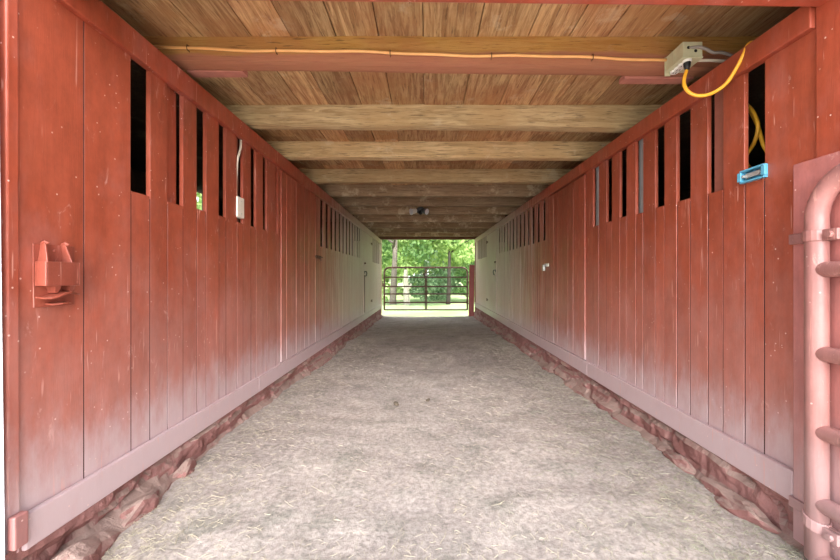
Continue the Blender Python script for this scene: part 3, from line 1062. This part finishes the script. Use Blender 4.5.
for x in (px_(425.3), px_(426.7)):
    MB().tube([(x, gy - .01, rz[5]), (x, gy - .01, rz[0])], .022, 10).build('upright', M['gatebrown'], e, smooth=True)
for z in (1.15, .35):
    m = MB(); m.tube([(g1, gy, z), (g1 + .10, gy - .03, z)], .02, 8); m.build('hinge', M['gatebrown'], e)
m = MB(); m.box(g0 - .10, g0 - .03, gy - .03, gy + .03, .98, 1.10); m.tube([(g0 - .05, gy, 1.1), (g0 - .08, gy, 1.16), (g0 - .05, gy, 1.2)], .012, 8); m.build('latch', M['gatebrown'], e)
m = MB()
dpo = 13.68
a, b = px_(468.6, dpo), px_(473.6, dpo)
lean = .03
m.quadbox([(a, dpo - .08, -.2), (b, dpo - .08, -.2), (b, dpo + .08, -.2), (a, dpo + .08, -.2)],
          [(a + lean, dpo - .08, 1.79), (b + lean, dpo - .08, 1.77), (b + lean, dpo + .08, 1.77), (a + lean, dpo + .08, 1.79)])
tag(m.build('gate_post', M['postred'], origin=((a + b) / 2, dpo, -.15), bevel=0.012), 'thick red wooden post at the right end of the far gate', 'post')

# ------------------------------------------------------------------ straw on the dirt
def straw(name, mat, n, pick, label):
    m = MB()
    for _ in range(n):
        x, y = pick()
        z = gz(y) + 0.020 * noise.noise((x * 1.3, y * 1.1, 0.3)) + 0.012 * noise.noise((x * 4, y * 4, 2)) + 0.035 * max(sm(-1.25, -1.62, x) if x < 0 else 0, sm(1.4, 1.78, x) if x > 0 else 0)
        a = R(0, math.pi)
        l = R(.006, .022) if random.random() < .88 else R(.02, .045)
        r = R(.0008, .0015)
        dx, dy = math.cos(a) * l, math.sin(a) * l
        up = R(.002, .010)
        bend = R(-.25, .25)
        p = [(x - dx, y - dy, z + .003), (x - dy * bend, y + dx * bend, z + up), (x + dx, y + dy, z + .003 + R(0, .008))]
        m.tube(p, r, 3, cap=False)
    return tag(m.build(name, mat), label, 'straw', kind='stuff')


def near_y():
    return 1.5 + 7.0 * random.random() ** 2.2
def pick_right():
    y = near_y()
    return (AR - .06 - abs(random.gauss(0, .42)), y)
def pick_left():
    y = near_y()
    return (-AL + .08 + abs(random.gauss(0, .30)), y)
def pick_all():
    while True:
        x, y = R(-1.55, 1.7), near_y()
        if noise.noise((x * 1.6, y * 1.3, 4.4)) + R(-.3, .3) > 0.05:
            return (x, y)
straw('straw', M['straw'], 2000, lambda: pick_left(), 'pale straw scattered along the foot of the left wall')
straw('straw', M['hay'], 3600, lambda: pick_right(), 'grey green hay bits along the foot of the right wall')
straw('straw', M['straw'], 1700, pick_all, 'thin straw bits scattered over the middle of the dirt floor')
# little dark droppings
tag(MB().ico((-.31, 3.85, gz(3.85) + .014), (.025, .05, .018), 2, .4, 2, .4, 3).build('dirt_clod', M['debris'], origin=(-.31, 3.85, gz(3.85))), 'dark clod of dirt left of the middle of the floor', 'clod')
tag(MB().ico((.02, 3.98, gz(3.98) + .010), (.02, .04, .014), 2, .4, 2, -.4, 5).build('dirt_clod', M['debris'], origin=(.02, 3.98, gz(3.98))), 'small dark clod in the middle of the floor', 'clod')

# ------------------------------------------------------------------ trees beyond the gate
def crown(parent, mat, centre, rad, nblob, nleaf, size, low=-.6):
    m = MB()
    blobs = []
    for _ in range(nblob):
        while True:
            v = Vector((R(-1, 1), R(-1, 1), R(low, 1)))
            if .25 < v.length < 1: break
        blobs.append((Vector((v.x * rad[0], v.y * rad[1], v.z * rad[2])), R(.26, .42) * min(rad)))
    for _ in range(nleaf):
        c, r = random.choice(blobs)
        v = Vector((random.gauss(0, 1), random.gauss(0, 1), random.gauss(0, 1))).normalized() * r * R(.65, 1.08)
        p = Vector(centre) + c + Vector((v.x, v.y, v.z * .7))
        if p.z < -.02: continue
        q = Vector((R(-1, 1), R(-1, 1), R(-.6, 1))).normalized()
        s = q.orthogonal().normalized()
        s = Matrix.Rotation(R(0, 6.28), 3, q) @ s
        w = q.cross(s)
        l = size * R(.7, 1.3)
        a = [m.b.verts.new(p + s * l), m.b.verts.new(p + w * l * .55 + q * l * .12), m.b.verts.new(p - s * l), m.b.verts.new(p - w * l * .55 + q * l * .12)]
        m.b.faces.new(a)
    return m.build('crown', mat, parent)


def tree(name, x, y, h, r, cr, cz, label, leaf='leafA', bark='bark', n=5200, size=.13, blobs=26, cat='tree', group='trees beyond the far gate', low=-.6, back=0.0):
    g = -.15 + .01 * max(0, y - 18)
    e = empty(name, (x, y, g), label, cat, group)
    if r:
        m = MB()
        pts = [(x, y, g - .1), (x + R(-.03, .03), y, g + .35), (x + R(-.1, .1), y, g + h * .3), (x + R(-.15, .15), y, g + h * .6), (x + R(-.2, .2), y, g + h)]
        m.tube(smoothpath(pts, 5), [r * 1.5] + [r * (1.25 - .9 * k / 20) for k in range(20)], 12)
        for k in range(5):
            z = g + h * R(.42, .8)
            a = R(0, 6.28)
            l = cr[0] * R(.4, .8)
            m.tube([(x, y, z), (x + math.cos(a) * l * .5, y + math.sin(a) * l * .5, z + l * .35), (x + math.cos(a) * l, y + math.sin(a) * l, z + l * .55)], [r * .4, r * .25, r * .1], 7)
        m.build('trunk', M[bark], e, smooth=True)
    crown(e, M[leaf], (x, y + back, g + cz), cr, blobs, n, size, low)
    return e


tree('tree', -1.82, 20.5, 6.5, .18, (3.2, 2.0, 2.6), 4.4, 'tree with a thick grey trunk beyond the left half of the far gate', 'leafB', n=7000, back=1.6)
tree('tree', 1.20, 20.4, 5.5, .11, (2.8, 2.0, 2.4), 3.9, 'slim dark trunked tree beyond the right half of the far gate', 'leafA', bark='darkbark', n=6500, back=1.6)
tree('tree', 4.8, 24.0, 6.0, .16, (3.0, 2.4, 2.8), 4.2, 'bright green tree right of the red gate post, beyond the lawn', 'leafA', n=6000)
tree('tree', -5.6, 25.0, 6.0, .18, (3.0, 2.4, 2.8), 4.3, 'leafy tree left of the thick grey trunk, beyond the lawn', 'leafA', n=6000)
tree('shrub', .35, 23.2, 0, 0, (1.7, 1.0, 1.1), .8, 'blue green shrub at the lawn edge behind the middle of the gate', 'leafC', n=4200, size=.09, cat='shrub', group='shrubs at the lawn edge', low=-.9)
tree('shrub', 3.0, 23.0, 0, 0, (1.6, 1.0, 1.2), .85, 'rounded green shrub at the lawn edge behind the right end of the gate', 'leafB', n=4000, size=.09, cat='shrub', group='shrubs at the lawn edge', low=-.9)
tree('shrub', -2.6, 23.4, 0, 0, (1.7, 1.0, 1.2), .85, 'green shrub at the lawn edge behind the left end of the gate', 'leafA', n=4000, size=.09, cat='shrub', group='shrubs at the lawn edge', low=-.9)
for i, (x, y, k) in enumerate(((-7, 33, 'leafB'), (-2.6, 32, 'leafA'), (1.6, 33.5, 'leafC'), (6, 32.5, 'leafB'), (-.3, 38, 'leafA'), (-10.5, 37, 'leafC'), (10, 37, 'leafA'), (4.2, 39, 'leafB'), (-5, 40, 'leafB'))):
    tree('tree', x, y, 7.0, .17, (3.6, 2.6, 4.0), 4.3, 'leafy tree in the dense green row behind the lawn', k, n=6500, size=.17, blobs=34, group='trees in the dense row behind the lawn', low=-.95)
# pale broken trunk
sx, sy = px_(406.5, 20.3), 20.3
m = MB()
m.tube(smoothpath([(sx + .03, sy, -.2), (sx, sy, .15), (sx - .02, sy, .8), (sx - .05, sy, 1.45), (sx - .03, sy, 1.75)], 5), [.26] + [.20 - .006 * k for k in range(20)], 12)
m.tube([(sx, sy, .6), (sx + .22, sy, .9), (sx + .25, sy, 1.0)], [.1, .07, .03], 8)
tag(m.build('tree_stump', M['palebark'], origin=(sx, sy, -.15), smooth=True), 'pale broken tree trunk standing on the lawn behind the gate', 'tree stump')
# tree outside the small side window
tree('tree', -7.6, 10.5, 6.0, .15, (2.0, 2.4, 2.6), 4.2, 'green tree glimpsed through the third slot of the left wall', 'leafA', n=4000, group='trees beside the barn')

# ------------------------------------------------------------------ light
w = bpy.data.worlds.new('sky')
SC.world = w
w.use_nodes = True
nt = w.node_tree
bg = nt.nodes['Background']
tc = nt.nodes.new('ShaderNodeTexCoord')
sp = nt.nodes.new('ShaderNodeSeparateXYZ')
mr = nt.nodes.new('ShaderNodeMapRange')
mr.inputs['From Min'].default_value = 0.0
mr.inputs['From Max'].default_value = 0.8
mx = nt.nodes.new('ShaderNodeMix')
mx.data_type = 'RGBA'
nt.links.new(tc.outputs['Generated'], sp.inputs[0])
nt.links.new(sp.outputs[2], mr.inputs['Value'])
nt.links.new(mr.outputs[0], mx.inputs[0])
mx.inputs[6].default_value = (0.97, 0.99, 1.0, 1)
mx.inputs[7].default_value = (0.72, 0.84, 1.0, 1)
nt.links.new(mx.outputs[2], bg.inputs[0])
bg.inputs[1].default_value = 0.95
# added sky glow low behind the camera, evens the light down the passage
dv = nt.nodes.new('ShaderNodeVectorMath'); dv.operation = 'DOT_PRODUCT'
nt.links.new(tc.outputs['Generated'], dv.inputs[0])
dv.inputs[1].default_value = Vector((0.02, -1.0, 0.30)).normalized()
lobe = nt.nodes.new('ShaderNodeMapRange'); lobe.interpolation_type = 'SMOOTHSTEP'
lobe.inputs['From Min'].default_value = 0.80
lobe.inputs['From Max'].default_value = 1.0
lobe.inputs['To Min'].default_value = 0.0
lobe.inputs['To Max'].default_value = 9.0
nt.links.new(dv.outputs['Value'], lobe.inputs['Value'])
bg2 = nt.nodes.new('ShaderNodeBackground')
bg2.inputs[0].default_value = (0.97, 0.985, 1.0, 1)
nt.links.new(lobe.outputs[0], bg2.inputs[1])
ad = nt.nodes.new('ShaderNodeAddShader')
nt.links.new(bg.outputs[0], ad.inputs[0]); nt.links.new(bg2.outputs[0], ad.inputs[1])
nt.links.new(ad.outputs[0], nt.nodes['World Output'].inputs[0])

# the sun, high over the right side of the barn
sl = bpy.data.lights.new('sun', 'SUN')
sl.energy = 3.8
sl.angle = math.radians(1.0)
sl.color = (1.0, 0.97, 0.92)
so = bpy.data.objects.new('sun', sl)
C.objects.link(so)
so.rotation_euler = Vector((-0.5, -0.04, -0.85)).to_track_quat('-Z', 'Y').to_euler()
so.location = (6, 3, 9)

# ------------------------------------------------------------------ camera
cam = bpy.data.cameras.new('camera')
cam.sensor_width = 36
cam.lens = 373 / 840 * 36
cam.shift_x = -6 / 840
cam.shift_y = -2 / 840
cam.clip_start = 0.02
cam.clip_end = 300
co = bpy.data.objects.new('camera', cam)
C.objects.link(co)
co.location = (0, 0, EYE * U)
co.rotation_euler = (math.pi / 2, 0, 0)
SC.camera = co

vs = SC.view_settings
SC.display_settings.display_device = 'sRGB'
vs.view_transform = 'Standard'
vs.look = 'None'
vs.gamma = 1
vs.use_curve_mapping = False
vs.exposure = 1.3
SC.cycles.use_denoising = True
SC.cycles.max_bounces = 10
SC.cycles.diffuse_bounces = 6
